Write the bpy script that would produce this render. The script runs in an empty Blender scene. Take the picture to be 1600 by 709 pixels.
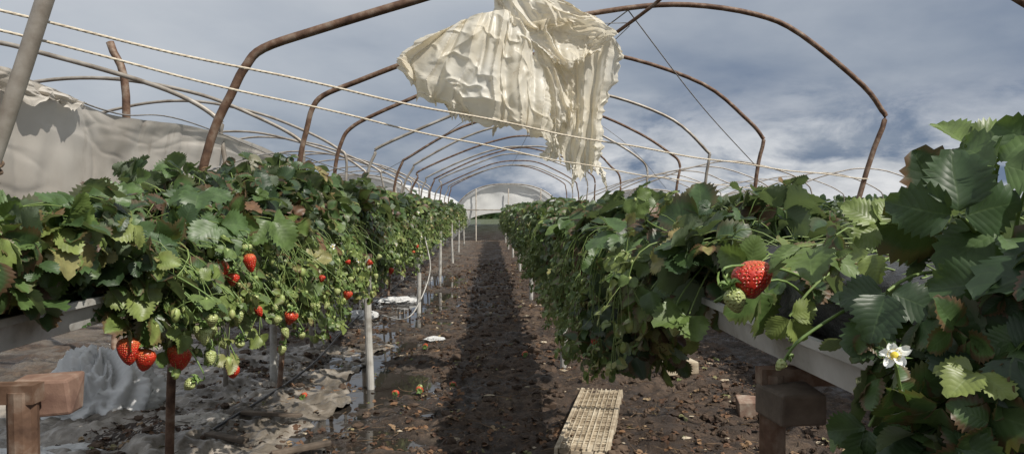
import bpy, math, random
import numpy as np
from mathutils import Vector
rng=np.random.default_rng(7); random.seed(7)
scene=bpy.context.scene
scene.view_settings.view_transform='Standard'
try: scene.view_settings.look='None'
except Exception: pass
scene.view_settings.exposure=0
# ---------------------------------------------------------------- noise
_T=[np.random.default_rng(s).random((256,256)) for s in range(12)]
def vn(x,y,s=0):
    x=np.asarray(x,float);y=np.asarray(y,float)
    xi=np.floor(x).astype(int);yi=np.floor(y).astype(int)
    fx=x-xi;fy=y-yi;fx=fx*fx*(3-2*fx);fy=fy*fy*(3-2*fy)
    T=_T[s%12];a=T[xi%256,yi%256];b=T[(xi+1)%256,yi%256];c=T[xi%256,(yi+1)%256];d=T[(xi+1)%256,(yi+1)%256]
    return (a*(1-fx)+b*fx)*(1-fy)+(c*(1-fx)+d*fx)*fy
def fbm(x,y,s=0,o=4,g=.5):
    r=0;a=1;t=0
    for i in range(o):
        r=r+a*vn(x*2**i+17*i,y*2**i+5*i,s+i);t+=a;a*=g
    return r/t*2-1
# ---------------------------------------------------------------- mesh helpers
def mk(name,V,F,mats,attr=None,smooth=True,parent=None,midx=None,loc=None):
    V=np.asarray(V,np.float32).reshape(-1,3);me=bpy.data.meshes.new(name)
    n,k=F.shape
    me.vertices.add(len(V));me.vertices.foreach_set('co',V.ravel())
    me.loops.add(n*k);me.loops.foreach_set('vertex_index',F.astype(np.int32).ravel())
    me.polygons.add(n);me.polygons.foreach_set('loop_start',np.arange(0,n*k,k,dtype=np.int32))
    me.update(calc_edges=True)
    if attr is not None:
        a=me.attributes.new('lf','FLOAT_COLOR','POINT');a.data.foreach_set('color',np.asarray(attr,np.float32).ravel())
    for m in (mats if isinstance(mats,(list,tuple)) else [mats]): me.materials.append(m)
    if midx is not None: me.polygons.foreach_set('material_index',np.asarray(midx,np.int32))
    me.polygons.foreach_set('use_smooth',np.full(len(me.polygons),smooth))
    me.validate();me.update()
    o=bpy.data.objects.new(name,me);scene.collection.objects.link(o)
    if parent is not None:o.parent=parent
    if loc is not None:o.location=loc
    return o
def empty(name):
    o=bpy.data.objects.new(name,None);scene.collection.objects.link(o);return o
def cr(P,n):
    P=np.asarray(P,float);m=len(P)
    if m==2:
        t=np.linspace(0,1,n).reshape((-1,)+(1,)*(P.ndim-1));return P[0]*(1-t)+P[1]*t
    Q=np.concatenate([(2*P[0]-P[1])[None],P,(2*P[-1]-P[-2])[None]])
    t=np.linspace(0,m-1-1e-9,n);i=t.astype(int);f=(t-i)
    f=f.reshape((-1,)+(1,)*(P.ndim-1))
    a,b,c,d=Q[i],Q[i+1],Q[i+2],Q[i+3]
    return .5*((2*b)+(-a+c)*f+(2*a-5*b+4*c-d)*f**2+(-a+3*b-3*c+d)*f**3)
def tube(P,r,k=8,cap=True):
    P=np.asarray(P,float);n=len(P);r=np.broadcast_to(np.asarray(r,float),(n,))
    T=np.gradient(P,axis=0);T/=np.linalg.norm(T,axis=1)[:,None]+1e-9
    ref=np.array([0,0,1.]) if abs(T[:,2]).mean()<.8 else np.array([0,1.,0])
    A=np.cross(T,ref);A/=np.linalg.norm(A,axis=1)[:,None]+1e-9;B=np.cross(T,A)
    th=np.arange(k)/k*2*np.pi
    V=P[:,None]+r[:,None,None]*(A[:,None]*np.cos(th)[None,:,None]+B[:,None]*np.sin(th)[None,:,None])
    V=V.reshape(-1,3);i=np.arange(n-1)[:,None]*k;j=np.arange(k)[None]
    F=np.stack([i+j,i+(j+1)%k,i+k+(j+1)%k,i+k+j],-1).reshape(-1,4)
    if cap and k%2==0:
        V=np.vstack([V,P[:1],P[-1:]]);c0=n*k;c1=n*k+1;E=[]
        for s,c in((0,c0),((n-1)*k,c1)):
            for a in range(0,k,2): E.append([c,s+a,s+(a+1)%k,s+(a+2)%k])
        F=np.vstack([F,np.array(E)])
    return V,F
class Acc:
    def __init__(s): s.V=[];s.F=[];s.n=0;s.A=[];s.M=[]
    def add(s,V,F,A=None,m=0):
        s.V.append(V);s.F.append(F+s.n);s.n+=len(V);s.M.append(np.full(len(F),m))
        if A is not None:s.A.append(A)
    def out(s): return np.vstack(s.V),np.vstack(s.F),(np.vstack(s.A) if s.A else None),np.concatenate(s.M)
def box(c,h,rz=0,jit=0):
    x,y,z=h;V=np.array([[a*x,b*y,d*z] for a in(-1,1) for b in(-1,1) for d in(-1,1)],float)
    if jit:V+=rng.normal(0,jit,V.shape)
    R=np.array([[math.cos(rz),-math.sin(rz),0],[math.sin(rz),math.cos(rz),0],[0,0,1]])
    V=V@R.T+np.array(c)
    F=np.array([[0,1,3,2],[4,6,7,5],[0,4,5,1],[2,3,7,6],[0,2,6,4],[1,5,7,3]]);return V,F
def grid_faces(n,m):
    i=np.arange(n-1)[:,None]*m;j=np.arange(m-1)[None]
    return np.stack([i+j,i+j+1,i+m+j+1,i+m+j],-1).reshape(-1,4)
# ---------------------------------------------------------------- materials
def newmat(name):
    m=bpy.data.materials.new(name);m.use_nodes=True;nt=m.node_tree;nt.nodes.clear()
    return m,nt,nt.nodes,nt.links
def ramp(nt,fac,stops):
    r=nt.nodes.new('ShaderNodeValToRGB');e=r.color_ramp.elements
    while len(e)<len(stops):e.new(.5)
    for q,(p,c) in zip(e,stops):q.position=p;q.color=(*c,1)
    nt.links.new(fac,r.inputs[0]);return r.outputs[0]
def noise(nt,vec,scale,detail=5,rough=.55,dist=0):
    n=nt.nodes.new('ShaderNodeTexNoise');n.inputs['Scale'].default_value=scale;n.inputs['Detail'].default_value=detail
    n.inputs['Roughness'].default_value=rough;n.inputs['Distortion'].default_value=dist
    if vec is not None:nt.links.new(vec,n.inputs['Vector'])
    return n.outputs[0]
def mixc(nt,f,a,b,mode='MIX'):
    n=nt.nodes.new('ShaderNodeMix');n.data_type='RGBA';n.blend_type=mode
    for s,v in((n.inputs[0],f),(n.inputs[6],a),(n.inputs[7],b)):
        if hasattr(v,'is_linked'):nt.links.new(v,s)
        elif isinstance(v,(int,float)):s.default_value=v
        else:s.default_value=(*v,1)
    return n.outputs[2]
def math_(nt,op,a,b=0,c=None,clamp=False):
    n=nt.nodes.new('ShaderNodeMath');n.operation=op;n.use_clamp=clamp
    for s,v in zip(n.inputs,(a,b,c)):
        if v is None:continue
        if hasattr(v,'is_linked'):nt.links.new(v,s)
        else:s.default_value=v
    return n.outputs[0]
def mapr(nt,v,a,b,c=0,d=1):
    n=nt.nodes.new('ShaderNodeMapRange');nt.links.new(v,n.inputs[0])
    for i,x in enumerate((a,b,c,d)):n.inputs[i+1].default_value=x
    n.interpolation_type='SMOOTHSTEP';return n.outputs[0]
def bump(nt,h,s,d=.01):
    b=nt.nodes.new('ShaderNodeBump');b.inputs['Strength'].default_value=s;b.inputs['Distance'].default_value=d
    nt.links.new(h,b.inputs['Height']);return b.outputs[0]
def finish(nt,col,rough=.6,nrm=None,metal=0,trans=0,tcol=None,spec=.5):
    p=nt.nodes.new('ShaderNodeBsdfPrincipled');o=nt.nodes.new('ShaderNodeOutputMaterial')
    if hasattr(col,'is_linked'):nt.links.new(col,p.inputs['Base Color'])
    else:p.inputs['Base Color'].default_value=(*col,1)
    if hasattr(rough,'is_linked'):nt.links.new(rough,p.inputs['Roughness'])
    else:p.inputs['Roughness'].default_value=rough
    p.inputs['Metallic'].default_value=metal;p.inputs['Specular IOR Level'].default_value=spec
    if nrm is not None:nt.links.new(nrm,p.inputs['Normal'])
    out=p.outputs[0]
    if trans:
        t=nt.nodes.new('ShaderNodeBsdfTranslucent')
        c=tcol if tcol is not None else col
        if hasattr(c,'is_linked'):nt.links.new(c,t.inputs[0])
        else:t.inputs[0].default_value=(*c,1)
        mx=nt.nodes.new('ShaderNodeMixShader');mx.inputs[0].default_value=trans
        nt.links.new(p.outputs[0],mx.inputs[1]);nt.links.new(t.outputs[0],mx.inputs[2]);out=mx.outputs[0]
    nt.links.new(out,o.inputs[0])
def objco(nt): return nt.nodes.new('ShaderNodeTexCoord').outputs['Object']
def simple(name,stops,scale,rough=.6,bs=.3,bd=.005,metal=0,detail=6,trans=0,spec=.5,dist=0,bscale=None):
    m,nt,n,l=newmat(name);co=objco(nt);f=noise(nt,co,scale,detail,.6,dist);c=ramp(nt,f,stops)
    b=bump(nt,noise(nt,co,bscale or scale*2.5,6,.6),bs,bd);finish(nt,c,rough,b,metal,trans,spec=spec);return m
# leaf
def leafmat():
    m,nt,n,l=newmat('leaf');a=nt.nodes.new('ShaderNodeAttribute');a.attribute_name='lf'
    s=nt.nodes.new('ShaderNodeSeparateColor');l.new(a.outputs['Color'],s.inputs[0])
    r,sv,t=s.outputs;r2=a.outputs['Alpha']
    base=ramp(nt,r,[(0,(.025,.048,.026)),(.3,(.048,.092,.036)),(.52,(.086,.152,.046)),(.70,(.155,.225,.058)),(.83,(.25,.31,.085)),(.90,(.33,.31,.12)),(.94,(.21,.11,.055)),(1,(.09,.04,.03))])
    co=objco(nt)
    nz=noise(nt,co,38,4);base=mixc(nt,mapr(nt,nz,.3,.7),mixc(nt,.42,base,(.012,.018,.009)),base)
    u=math_(nt,'SUBTRACT',t,math_(nt,'MULTIPLY',sv,.28));w=math_(nt,'ABSOLUTE',math_(nt,'SINE',math_(nt,'MULTIPLY',u,25.)))
    vein=mapr(nt,w,.0,.25,1,0);mid=mapr(nt,sv,.0,.07,1,0);vm=math_(nt,'MAXIMUM',math_(nt,'MULTIPLY',vein,.4),mid)
    col=mixc(nt,math_(nt,'MULTIPLY',vm,.28),base,mixc(nt,.5,base,(.22,.32,.12)))
    edge=math_(nt,'MULTIPLY',mapr(nt,math_(nt,'ADD',sv,math_(nt,'MULTIPLY',nz,.6)),.75,1.15),mapr(nt,r2,.45,.8));col=mixc(nt,math_(nt,'MULTIPLY',edge,.85),col,(.12,.06,.035))
    g=nt.nodes.new('ShaderNodeNewGeometry');back=mixc(nt,.6,col,(.20,.24,.165));col=mixc(nt,g.outputs['Backfacing'],col,back)
    b=bump(nt,math_(nt,'SUBTRACT',w,math_(nt,'MULTIPLY',mid,.6)),.16,.0015)
    tc=mixc(nt,.5,col,(.22,.32,.05))
    rr=math_(nt,'ADD',.30,math_(nt,'MULTIPLY',nz,.3))
    finish(nt,col,rr,b,0,.25,tc,spec=.5);return m
LEAF=leafmat()
STEM=simple('stem',[(.3,(.11,.17,.04)),(.6,(.20,.28,.08)),(.75,(.22,.12,.07))],9,.5,.2,.002,trans=.1)
DRY=simple('dry_stem',[(.3,(.05,.03,.018)),(.7,(.24,.16,.09))],20,.8)
def plastic():
    m,nt,n,l=newmat('old_polythene');co=objco(nt)
    f=noise(nt,co,2.6,6,.6,.4);c=ramp(nt,f,[(.25,(.62,.54,.41)),(.45,(.80,.75,.63)),(.7,(.88,.86,.79))])
    d=noise(nt,co,16,6,.7);c=mixc(nt,mapr(nt,d,.58,.70,0,.5),c,(.38,.29,.18))
    cr_=noise(nt,co,6,6,.6,.5);b=bump(nt,cr_,.35,.025)
    finish(nt,c,.34,b,0,.45,mixc(nt,.5,c,(.92,.82,.62)));return m
PLAST=plastic()
def tarpm():
    m,nt,n,l=newmat('tarp_sheet');co=objco(nt)
    f=noise(nt,co,1.3,6,.55,.4);c=ramp(nt,f,[(.25,(.38,.34,.29)),(.5,(.60,.56,.50)),(.75,(.72,.68,.62))])
    mp=nt.nodes.new('ShaderNodeMapping');nt.links.new(co,mp.inputs[0]);mp.inputs['Scale'].default_value=(1,1,.35)
    d=noise(nt,mp.outputs[0],9,5,.6);c=mixc(nt,mapr(nt,d,.55,.7,0,.3),c,(.20,.155,.11))
    b=bump(nt,noise(nt,co,3,3,.5,.5),.16,.03);finish(nt,c,.45,b,0,.35);return m
TARP=tarpm()
COVER=simple('white_cover',[(.3,(.66,.67,.67)),(.7,(.84,.84,.82))],1.5,.5,.3,.03,trans=.3)
RUST=simple('rusty_pipe',[(.3,(.05,.025,.015)),(.5,(.14,.08,.05)),(.7,(.28,.22,.17))],14,.7,.5,.003,.2)
GALV=simple('galvanised_pipe',[(.3,(.17,.14,.11)),(.55,(.33,.30,.26)),(.8,(.50,.47,.43))],7,.5,.4,.003,.3)
LEGM=simple('leg_pipe',[(.3,(.22,.20,.17)),(.5,(.42,.41,.38)),(.8,(.55,.53,.49))],9,.5,.3,.003)
ROPE=simple('rope_fibre',[(.3,(.40,.34,.26)),(.7,(.64,.58,.47))],40,.85,.6,.002)
WIRE=simple('wire_metal',[(.3,(.12,.11,.10)),(.7,(.28,.27,.26))],30,.5)
GUTT=simple('gutter_metal',[(.3,(.16,.13,.10)),(.45,(.42,.41,.38)),(.7,(.62,.61,.58))],5,.5,.4,.004,detail=8)
WOOD=simple('wood_block',[(.35,(.09,.045,.032)),(.52,(.20,.12,.085)),(.7,(.40,.34,.27))],7,.8,.6,.006)
OLDW=simple('old_timber',[(.3,(.05,.038,.028)),(.6,(.13,.10,.075)),(.8,(.20,.17,.13))],10,.85,.6,.006)
BOARD=simple('bleached_board',[(.3,(.20,.15,.10)),(.5,(.42,.35,.25)),(.75,(.60,.54,.43))],9,.75,.6,.005)
def bagm():
    m,nt,n,l=newmat('grow_bag_film');co=objco(nt)
    f=noise(nt,co,9,8,.7,.8);c=ramp(nt,f,[(.35,(.022,.022,.024)),(.6,(.06,.06,.064)),(.75,(.20,.19,.18))])
    b=bump(nt,noise(nt,co,14,8,.7,1.5),.9,.02);finish(nt,c,.36,b);return m
BAG=bagm()
# ---------------------------------------------------------------- camera / light / world
cam=bpy.data.cameras.new('camera');co=bpy.data.objects.new('camera',cam);scene.collection.objects.link(co)
cam.sensor_width=36;cam.lens=26.1;cam.clip_end=3000;cam.clip_start=.02
co.location=(0,0,1.3);co.rotation_euler=(math.radians(90-1.43),0,math.radians(-1.73));scene.camera=co
sd=Vector((.50,-.42,.76)).normalized()
sl=bpy.data.lights.new('sun','SUN');sl.energy=5.0;sl.angle=math.radians(.5);sl.color=(1,.945,.86)
so=bpy.data.objects.new('sun',sl);scene.collection.objects.link(so);so.rotation_euler=sd.to_track_quat('Z','Y').to_euler();so.location=(20,-12,30)
w=bpy.data.worlds.new('World');scene.world=w;w.use_nodes=True;nt=w.node_tree;nt.nodes.clear()
sky=nt.nodes.new('ShaderNodeTexSky');sky.sky_type='NISHITA';sky.sun_disc=False;sky.sun_elevation=math.asin(sd.z);sky.sun_rotation=math.atan2(sd.x,sd.y)
tc=nt.nodes.new('ShaderNodeTexCoord').outputs['Generated'];sx=nt.nodes.new('ShaderNodeSeparateXYZ');nt.links.new(tc,sx.inputs[0]);dx,dy,dz=sx.outputs
den=math_(nt,'ADD',math_(nt,'MAXIMUM',dz,0),.22)
cx=nt.nodes.new('ShaderNodeCombineXYZ');nt.links.new(math_(nt,'DIVIDE',dx,den),cx.inputs[0]);nt.links.new(math_(nt,'DIVIDE',dy,den),cx.inputs[1])
n1=noise(nt,cx.outputs[0],1.05,8,.50,.15)
zz=math_(nt,'MAXIMUM',dz,0)
el=math_(nt,'ADD',zz,math_(nt,'MULTIPLY',math_(nt,'SUBTRACT',n1,.5),.52))
el=math_(nt,'ADD',el,math_(nt,'MULTIPLY',dx,-.17))
c1=ramp(nt,el,[(0,(.135,.19,.295)),(.06,(.17,.22,.315)),(.13,(.285,.33,.405)),(.21,(.41,.45,.51)),(.34,(.55,.58,.62)),(.8,(.60,.63,.67))])
mp=nt.nodes.new('ShaderNodeMapping');nt.links.new(tc,mp.inputs[0]);mp.inputs['Scale'].default_value=(1,1,2.6);mp.inputs['Location'].default_value=(.3,.1,0)
n2=noise(nt,mp.outputs[0],5.5,8,.6,.3)
hz=math_(nt,'MULTIPLY',mapr(nt,zz,.19,.04),mapr(nt,math_(nt,'ADD',dx,0),-.12,.18,.25,1))
cum=math_(nt,'MULTIPLY',mapr(nt,n2,.38,.55),hz)
n3=noise(nt,mp.outputs[0],14,6,.6)
cc=ramp(nt,n3,[(.3,(.42,.45,.50)),(.65,(.76,.77,.79))])
c2=mixc(nt,cum,c1,cc)
sk=mixc(nt,1.0,sky.outputs[0],(.08,.08,.08),'MULTIPLY')
col=mixc(nt,.92,sk,c2)
bg=nt.nodes.new('ShaderNodeBackground');bg.inputs[1].default_value=1.0;nt.links.new(col,bg.inputs[0])
wo=nt.nodes.new('ShaderNodeOutputWorld');nt.links.new(bg.outputs[0],wo.inputs[0])
# ---------------------------------------------------------------- ground
def gh(x,y):
    near=np.clip(1.3-np.hypot(x,y-6)/30,0,1)
    h=.045*fbm(x*1.3,y*.9,1,4)+.045*fbm(x*5,y*5,3,4,.6)+.022*fbm(x*20,y*20,5,3)
    h+=.012*fbm(x*2+y,y*9,6,2)
    bas=np.exp(-((x+.95)/.55)**2)*np.clip((y-3.6)/.6,0,1)*np.clip((16-y)/2,0,1)
    h-=.050*bas
    h+=.03*np.exp(-((x-.75)/.4)**2)+.03*np.exp(-((x+1.9)/.4)**2)
    return h*near
def lines(a,b,n0,far):
    c=np.linspace(a,b,n0);e=np.geomspace(.15,far,26)
    return np.concatenate([a-e[::-1],c,b+e])
gx=lines(-4,3.5,460,1500);gy=np.concatenate([np.linspace(-30,2.2,20),np.linspace(2.25,9,480),np.linspace(9.05,32,260),32+np.geomspace(.4,1500,26)])
GX,GY=np.meshgrid(gx,gy);GZ=gh(GX,GY)
def groundm():
    m,nt,n,l=newmat('soil');co=objco(nt)
    a=noise(nt,co,1.6,8,.6,.3);b_=noise(nt,co,13,8,.75);c=ramp(nt,a,[(.28,(.036,.023,.015)),(.48,(.085,.055,.036)),(.62,(.14,.096,.066)),(.8,(.20,.16,.115))])
    c=mixc(nt,mapr(nt,b_,.38,.62,.75,0),c,(.020,.013,.009))
    sp=nt.nodes.new('ShaderNodeTexVoronoi');sp.inputs['Scale'].default_value=34;l.new(co,sp.inputs['Vector'])
    c=mixc(nt,math_(nt,'MULTIPLY',mapr(nt,sp.outputs['Distance'],.22,.10,0,.8),mapr(nt,noise(nt,co,5,3),.42,.6)),c,(.28,.20,.12))
    s=nt.nodes.new('ShaderNodeSeparateXYZ');l.new(co,s.inputs[0])
    lm=math_(nt,'MULTIPLY',mapr(nt,s.outputs[0],-.35,-1.1),mapr(nt,noise(nt,co,2.3,6,.6,1.0),.42,.56))
    c=mixc(nt,math_(nt,'MULTIPLY',lm,.6),c,(.15,.13,.105))
    fr=mapr(nt,s.outputs[1],34,50);c=mixc(nt,fr,c,(.06,.075,.03))
    wet=mapr(nt,s.outputs[2],-.005,-.030);c=mixc(nt,math_(nt,'MULTIPLY',wet,.6),c,(.022,.016,.011))
    ro=math_(nt,'SUBTRACT',mapr(nt,a,.35,.6,.42,.88),math_(nt,'MULTIPLY',math_(nt,'MAXIMUM',lm,wet),.32))
    h=math_(nt,'ADD',noise(nt,co,25,8,.75),math_(nt,'MULTIPLY',noise(nt,co,90,4,.7),.4))
    finish(nt,c,ro,bump(nt,h,1.,.03));return m
mk('ground',np.stack([GX,GY,GZ],-1).reshape(-1,3),grid_faces(len(gy),len(gx)),groundm())
m,nt,n,l=newmat('water');co_=objco(nt);finish(nt,(.03,.026,.022),.03,bump(nt,noise(nt,co_,6,3),.04,.01));WATER=m
wz=-.033
V=np.array([[-1.9,3.7,wz],[-.36,3.7,wz],[-.36,16,wz],[-1.9,16,wz]]);mk('puddle',V,np.array([[0,1,2,3]]),WATER)
# ---------------------------------------------------------------- leaf templates
def leaflet(nr,nc,fold,curl,seed):
    t=np.linspace(0,1,nr);s=np.linspace(-1,1,nc)
    w=.50*np.sin(np.pi*np.clip(t,0,1)**.84)**.58*(1-.08*t);w[0]=.03;w[-1]=.03
    tooth=np.where(np.arange(nr)%2==1,1.10,.88) if nr>=13 else np.ones(nr)
    X=np.zeros((nr,nc));Y=np.zeros((nr,nc));Z=np.zeros((nr,nc))
    for j,sj in enumerate(s):
        e=abs(sj)**3
        wj=w*(1+(tooth-1)*e)
        X[:,j]=sj*wj
        fw=np.where(np.arange(nr)%2==1,.04,-.012) if nr>=13 else 0
        Y[:,j]=t+fw*e*(t<.98)+.03*abs(sj)*np.sin(np.pi*t)
        Z[:,j]=fold*abs(sj)*w*1.0-curl*(t**2)*.6-.10*sj*sj*np.sin(np.pi*t)+.03*np.sin(t*6+seed)*sj
    Z+=.05*np.sin(X*9+seed*3)*np.cos(Y*7+seed)
    V=np.stack([X,Y,Z],-1).reshape(-1,3);F=grid_faces(nr,nc)
    S=np.broadcast_to(np.abs(s),(nr,nc)).ravel();T=np.broadcast_to(t[:,None],(nr,nc)).ravel()
    return V,F,S,T
def trifol(nr,nc,seed):
    r=np.random.default_rng(seed+100);Vs=[];Fs=[];S=[];T=[];n=0
    for k,a in enumerate((0,1.25,-1.25)):
        V,F,s,t=leaflet(nr,nc,r.uniform(.1,.7),r.uniform(-.1,.7),seed*3+k)
        sc=1 if k==0 else .88
        V=V*sc;V[:,1]+=.10
        tilt=r.uniform(-.2,.5);ct,st=math.cos(-tilt),math.sin(-tilt)
        V=np.stack([V[:,0],V[:,1]*ct-V[:,2]*st,V[:,1]*st+V[:,2]*ct],-1)
        a+=r.uniform(-.2,.2);ca,sa=math.cos(a),math.sin(a)
        V=np.stack([V[:,0]*ca-V[:,1]*sa,V[:,0]*sa+V[:,1]*ca,V[:,2]],-1)
        Vs.append(V);Fs.append(F+n);n+=len(V);S.append(s);T.append(t)
    return np.vstack(Vs),np.vstack(Fs),np.concatenate(S),np.concatenate(T)
TH=[trifol(17,5,i) for i in range(12)];TM=[trifol(9,5,i) for i in range(6)];TL=[trifol(5,3,i) for i in range(5)]
def place(acc,T,P,tip,nrm,size,rnd,rnd2):
    n=len(P);tip=tip/np.linalg.norm(tip,axis=1)[:,None]
    nrm=nrm-(nrm*tip).sum(1)[:,None]*tip;nrm/=np.linalg.norm(nrm,axis=1)[:,None]+1e-9
    x=np.cross(tip,nrm);M=np.stack([x,tip,nrm],1)*size[:,None,None]
    var=rng.integers(0,len(T),n)
    for k in range(len(T)):
        q=np.where(var==k)[0]
        if len(q)==0:continue
        V,F,S,Tt=T[k];nv=len(V)
        W=np.einsum('vi,nij->nvj',V,M[q])+P[q][:,None]
        FF=F[None]+(np.arange(len(q))*nv)[:,None,None]
        A=np.stack([np.broadcast_to(rnd[q][:,None],(len(q),nv)),np.broadcast_to(S,(len(q),nv)),np.broadcast_to(Tt,(len(q),nv)),np.broadcast_to(rnd2[q][:,None],(len(q),nv))],-1)
        acc.add(W.reshape(-1,3),FF.reshape(-1,4),A.reshape(-1,4))
def stems(acc,P0,P1,P2,r,K=6,sides=4):
    n=len(P0);t=np.linspace(0,1,K)[None,:,None]
    C=(1-t)**2*P0[:,None]+2*t*(1-t)*P1[:,None]+t*t*P2[:,None]
    D=np.gradient(C,axis=1);D/=np.linalg.norm(D,axis=2)[...,None]+1e-9
    A=np.cross(D,np.array([.3,.8,.2]));A/=np.linalg.norm(A,axis=2)[...,None]+1e-9;B=np.cross(D,A)
    th=np.arange(sides)/sides*2*np.pi;rr=np.linspace(1,.7,K)[None,:,None,None]*np.asarray(r).reshape(-1,1,1,1)
    V=C[:,:,None]+rr*(A[:,:,None]*np.cos(th)[None,None,:,None]+B[:,:,None]*np.sin(th)[None,None,:,None])
    i=np.arange(K-1)[:,None]*sides;j=np.arange(sides)[None]
    F=np.stack([i+j,i+(j+1)%sides,i+sides+(j+1)%sides,i+sides+j],-1).reshape(-1,4)
    FF=F[None]+(np.arange(n)*K*sides)[:,None,None]
    acc.add(V.reshape(-1,3),FF.reshape(-1,4))
def ball(nu=6,nv=5):
    V=[]
    for i in range(nv):
        p=math.pi*i/(nv-1)
        for j in range(nu):
            a=2*math.pi*j/nu;V.append((math.sin(p)*math.cos(a)*(1-.25*(i/(nv-1))),math.sin(p)*math.sin(a)*(1-.25*(i/(nv-1))),math.cos(p)*1.25))
    V=np.array(V);i=np.arange(nv-1)[:,None]*nu;j=np.arange(nu)[None]
    F=np.stack([i+j,i+nu+j,i+nu+(j+1)%nu,i+(j+1)%nu],-1).reshape(-1,4);return V,F
BV,BF=ball();BV2,BF2=ball(12,9)
GREENF=simple('unripe_fruit',[(.3,(.14,.21,.05)),(.55,(.28,.34,.11)),(.75,(.46,.42,.20))],25,.5,.5,.002)
PETAL=simple('petal',[(.3,(.72,.74,.68)),(.7,(.82,.83,.80))],20,.6,.2,.001,trans=.2)
YEL=simple('flower_centre',[(.3,(.55,.40,.03)),(.7,(.75,.60,.06))],80,.7)
def bed_foliage(name,xc,sg,topf,botf,y0,y1,dens,Ts=None,thin=None):
    acc=Acc();st=Acc();fr=Acc()
    seg=[(y0,min(4.4,y1),TH,1.2),(4.4,9.5,TM,1.15),(9.5,18,TL,.85),(18,y1,TL,.6)]
    for a,b,T,dm in seg:
        b=min(b,y1)
        if b<=a:continue
        if Ts is not None:T=Ts
        n=int(dens*dm*(b-a));y=rng.uniform(a,b,n)
        q=rng.beta(1.45,1.0,n)
        if thin is not None:
            kp=~((y>thin[0])&(y<thin[1])&(q>.40)&(rng.random(n)<.93));y=y[kp];q=q[kp];n=len(y)
        top=topf(y);bot=botf(y)
        ctrl_a=np.array([-.26,-.30,-.22,-.05,.10,.22,.30,.33,.31])
        ctrl_q=np.array([0,.12,.25,.38,.48,.58,.68,.84,1.])
        aa=np.interp(q,ctrl_q,ctrl_a)
        zt=np.stack([np.full(n,1.05),np.full(n,1.2),top-.07,top,top-.02,top-.09,(top*.72+bot*.28),(top*.3+bot*.7),bot],1)
        idx=np.clip(np.searchsorted(ctrl_q,q)-1,0,7);f=(q-ctrl_q[idx])/(ctrl_q[idx+1]-ctrl_q[idx])
        z=zt[np.arange(n),idx]*(1-f)+zt[np.arange(n),idx+1]*f
        na=np.interp(q,ctrl_q,[-1,-1,-.6,-.15,.25,.55,.85,1.,.95]);nz=np.interp(q,ctrl_q,[0,.3,.9,1,1,.9,.6,.35,.15])
        lump=.095*fbm(y*2.4,q*5+xc,2,3)
        dep=rng.uniform(0,1,n)**1.4*.16
        a_=aa+na*(lump-dep);z_=z+nz*(lump-dep)+rng.normal(0,.025,n)
        P=np.stack([xc+sg*a_,y,z_],1)
        nr=np.stack([sg*na,np.zeros(n)-.1,nz+.25],1)+rng.normal(0,.70,(n,3))
        tip=np.stack([sg*np.where(q>.45,.6,-.5)+rng.normal(0,.75,n),rng.normal(0,.9,n),-.10-1.0*np.clip(q-.5,0,1)+rng.normal(0,.5,n)],1)
        size=np.clip(rng.normal(.078,.030,n),.028,.135)*np.where(q>.66,rng.uniform(.40,.92,n),1)
        tone=.42+.34*fbm(y*1.9,q*4,4,2)+rng.normal(0,.20,n)+.42*np.clip(q-.58,0,1)
        sp=rng.random(n);tone=np.clip(tone,.02,.90);tone=np.where((sp>.915)&(size<.10)&(y>1.3),rng.uniform(.905,1,n),tone)
        place(acc,T,P,tip,nr,size,tone,rng.random(n))
        if a<9:
            s=rng.random(n)<(.7 if a<4 else .35)
            Pc=np.stack([xc+sg*rng.uniform(-.08,.14,n),y+rng.normal(0,.06,n),np.full(n,1.19)],1)[s]
            Pe=P[s];Mi=(Pc+Pe)/2;Mi[:,2]=np.maximum(Pc[:,2],Pe[:,2])+.04;Mi[:,0]+=sg*.04
            stems(st,Pc,Mi,Pe,rng.uniform(.0014,.0026,s.sum()),6,4 if a>4 else 5)
        nt_=int((b-a)*(22 if a<4 else 15 if a<9.5 else 4));y=rng.uniform(a,b,nt_);bt=botf(y)
        ok=(bt<1.02)&((y>1.5)|(rng.random(nt_)<.12));y=y[ok];bt=bt[ok];k=len(y)
        if k:
            P0=np.stack([np.full(k,xc+sg*.17),y,np.full(k,1.2)],1)
            ez=bt+rng.uniform(-.10,.30,k)
            en=np.stack([xc+sg*rng.uniform(.30,.42,k),y+rng.normal(0,.10,k),ez],1)
            P1=np.stack([xc+sg*rng.uniform(.34,.46,k),y+rng.normal(0,.06,k),rng.uniform(1.1,1.28,k)],1)
            stems(st,P0,P1,en,rng.uniform(.0016,.0027,k),8,5)
            for _ in range(5):
                e2=en+np.stack([rng.normal(0,.035,k),rng.normal(0,.05,k),rng.uniform(-.08,.07,k)],1)
                stm=en*.8+P1*.2;stems(st,stm,(stm+e2)/2+np.array([0,0,.02]),e2,np.full(k,.0014),4,4)
                if _<3:
                    fs=rng.uniform(.004,.017,k)*rng.choice([.6,1,1.15],k)
                    W=BV[None]*fs[:,None,None]+e2[:,None]-np.array([0,0,1.])[None,None]*fs[:,None,None]
                    fr.add(W.reshape(-1,3),(BF[None]+(np.arange(k)*len(BV))[:,None,None]).reshape(-1,4))
                place(acc,T,e2,np.stack([sg*rng.uniform(-.3,.8,k),rng.normal(0,.7,k),rng.normal(-.3,.4,k)],1),np.stack([np.full(k,sg*.7),rng.normal(0,.4,k),np.full(k,.7)],1),rng.uniform(.02,.055,k),np.clip(rng.normal(.72,.1,k),0,.9),rng.random(k)*.8)
    V,F,A,M=acc.out();root=empty(name)
    mk('leaves',V,F,LEAF,A,parent=root)
    if st.n:V,F,_,_=st.out();mk('stems',V,F,STEM,parent=root)
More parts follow.
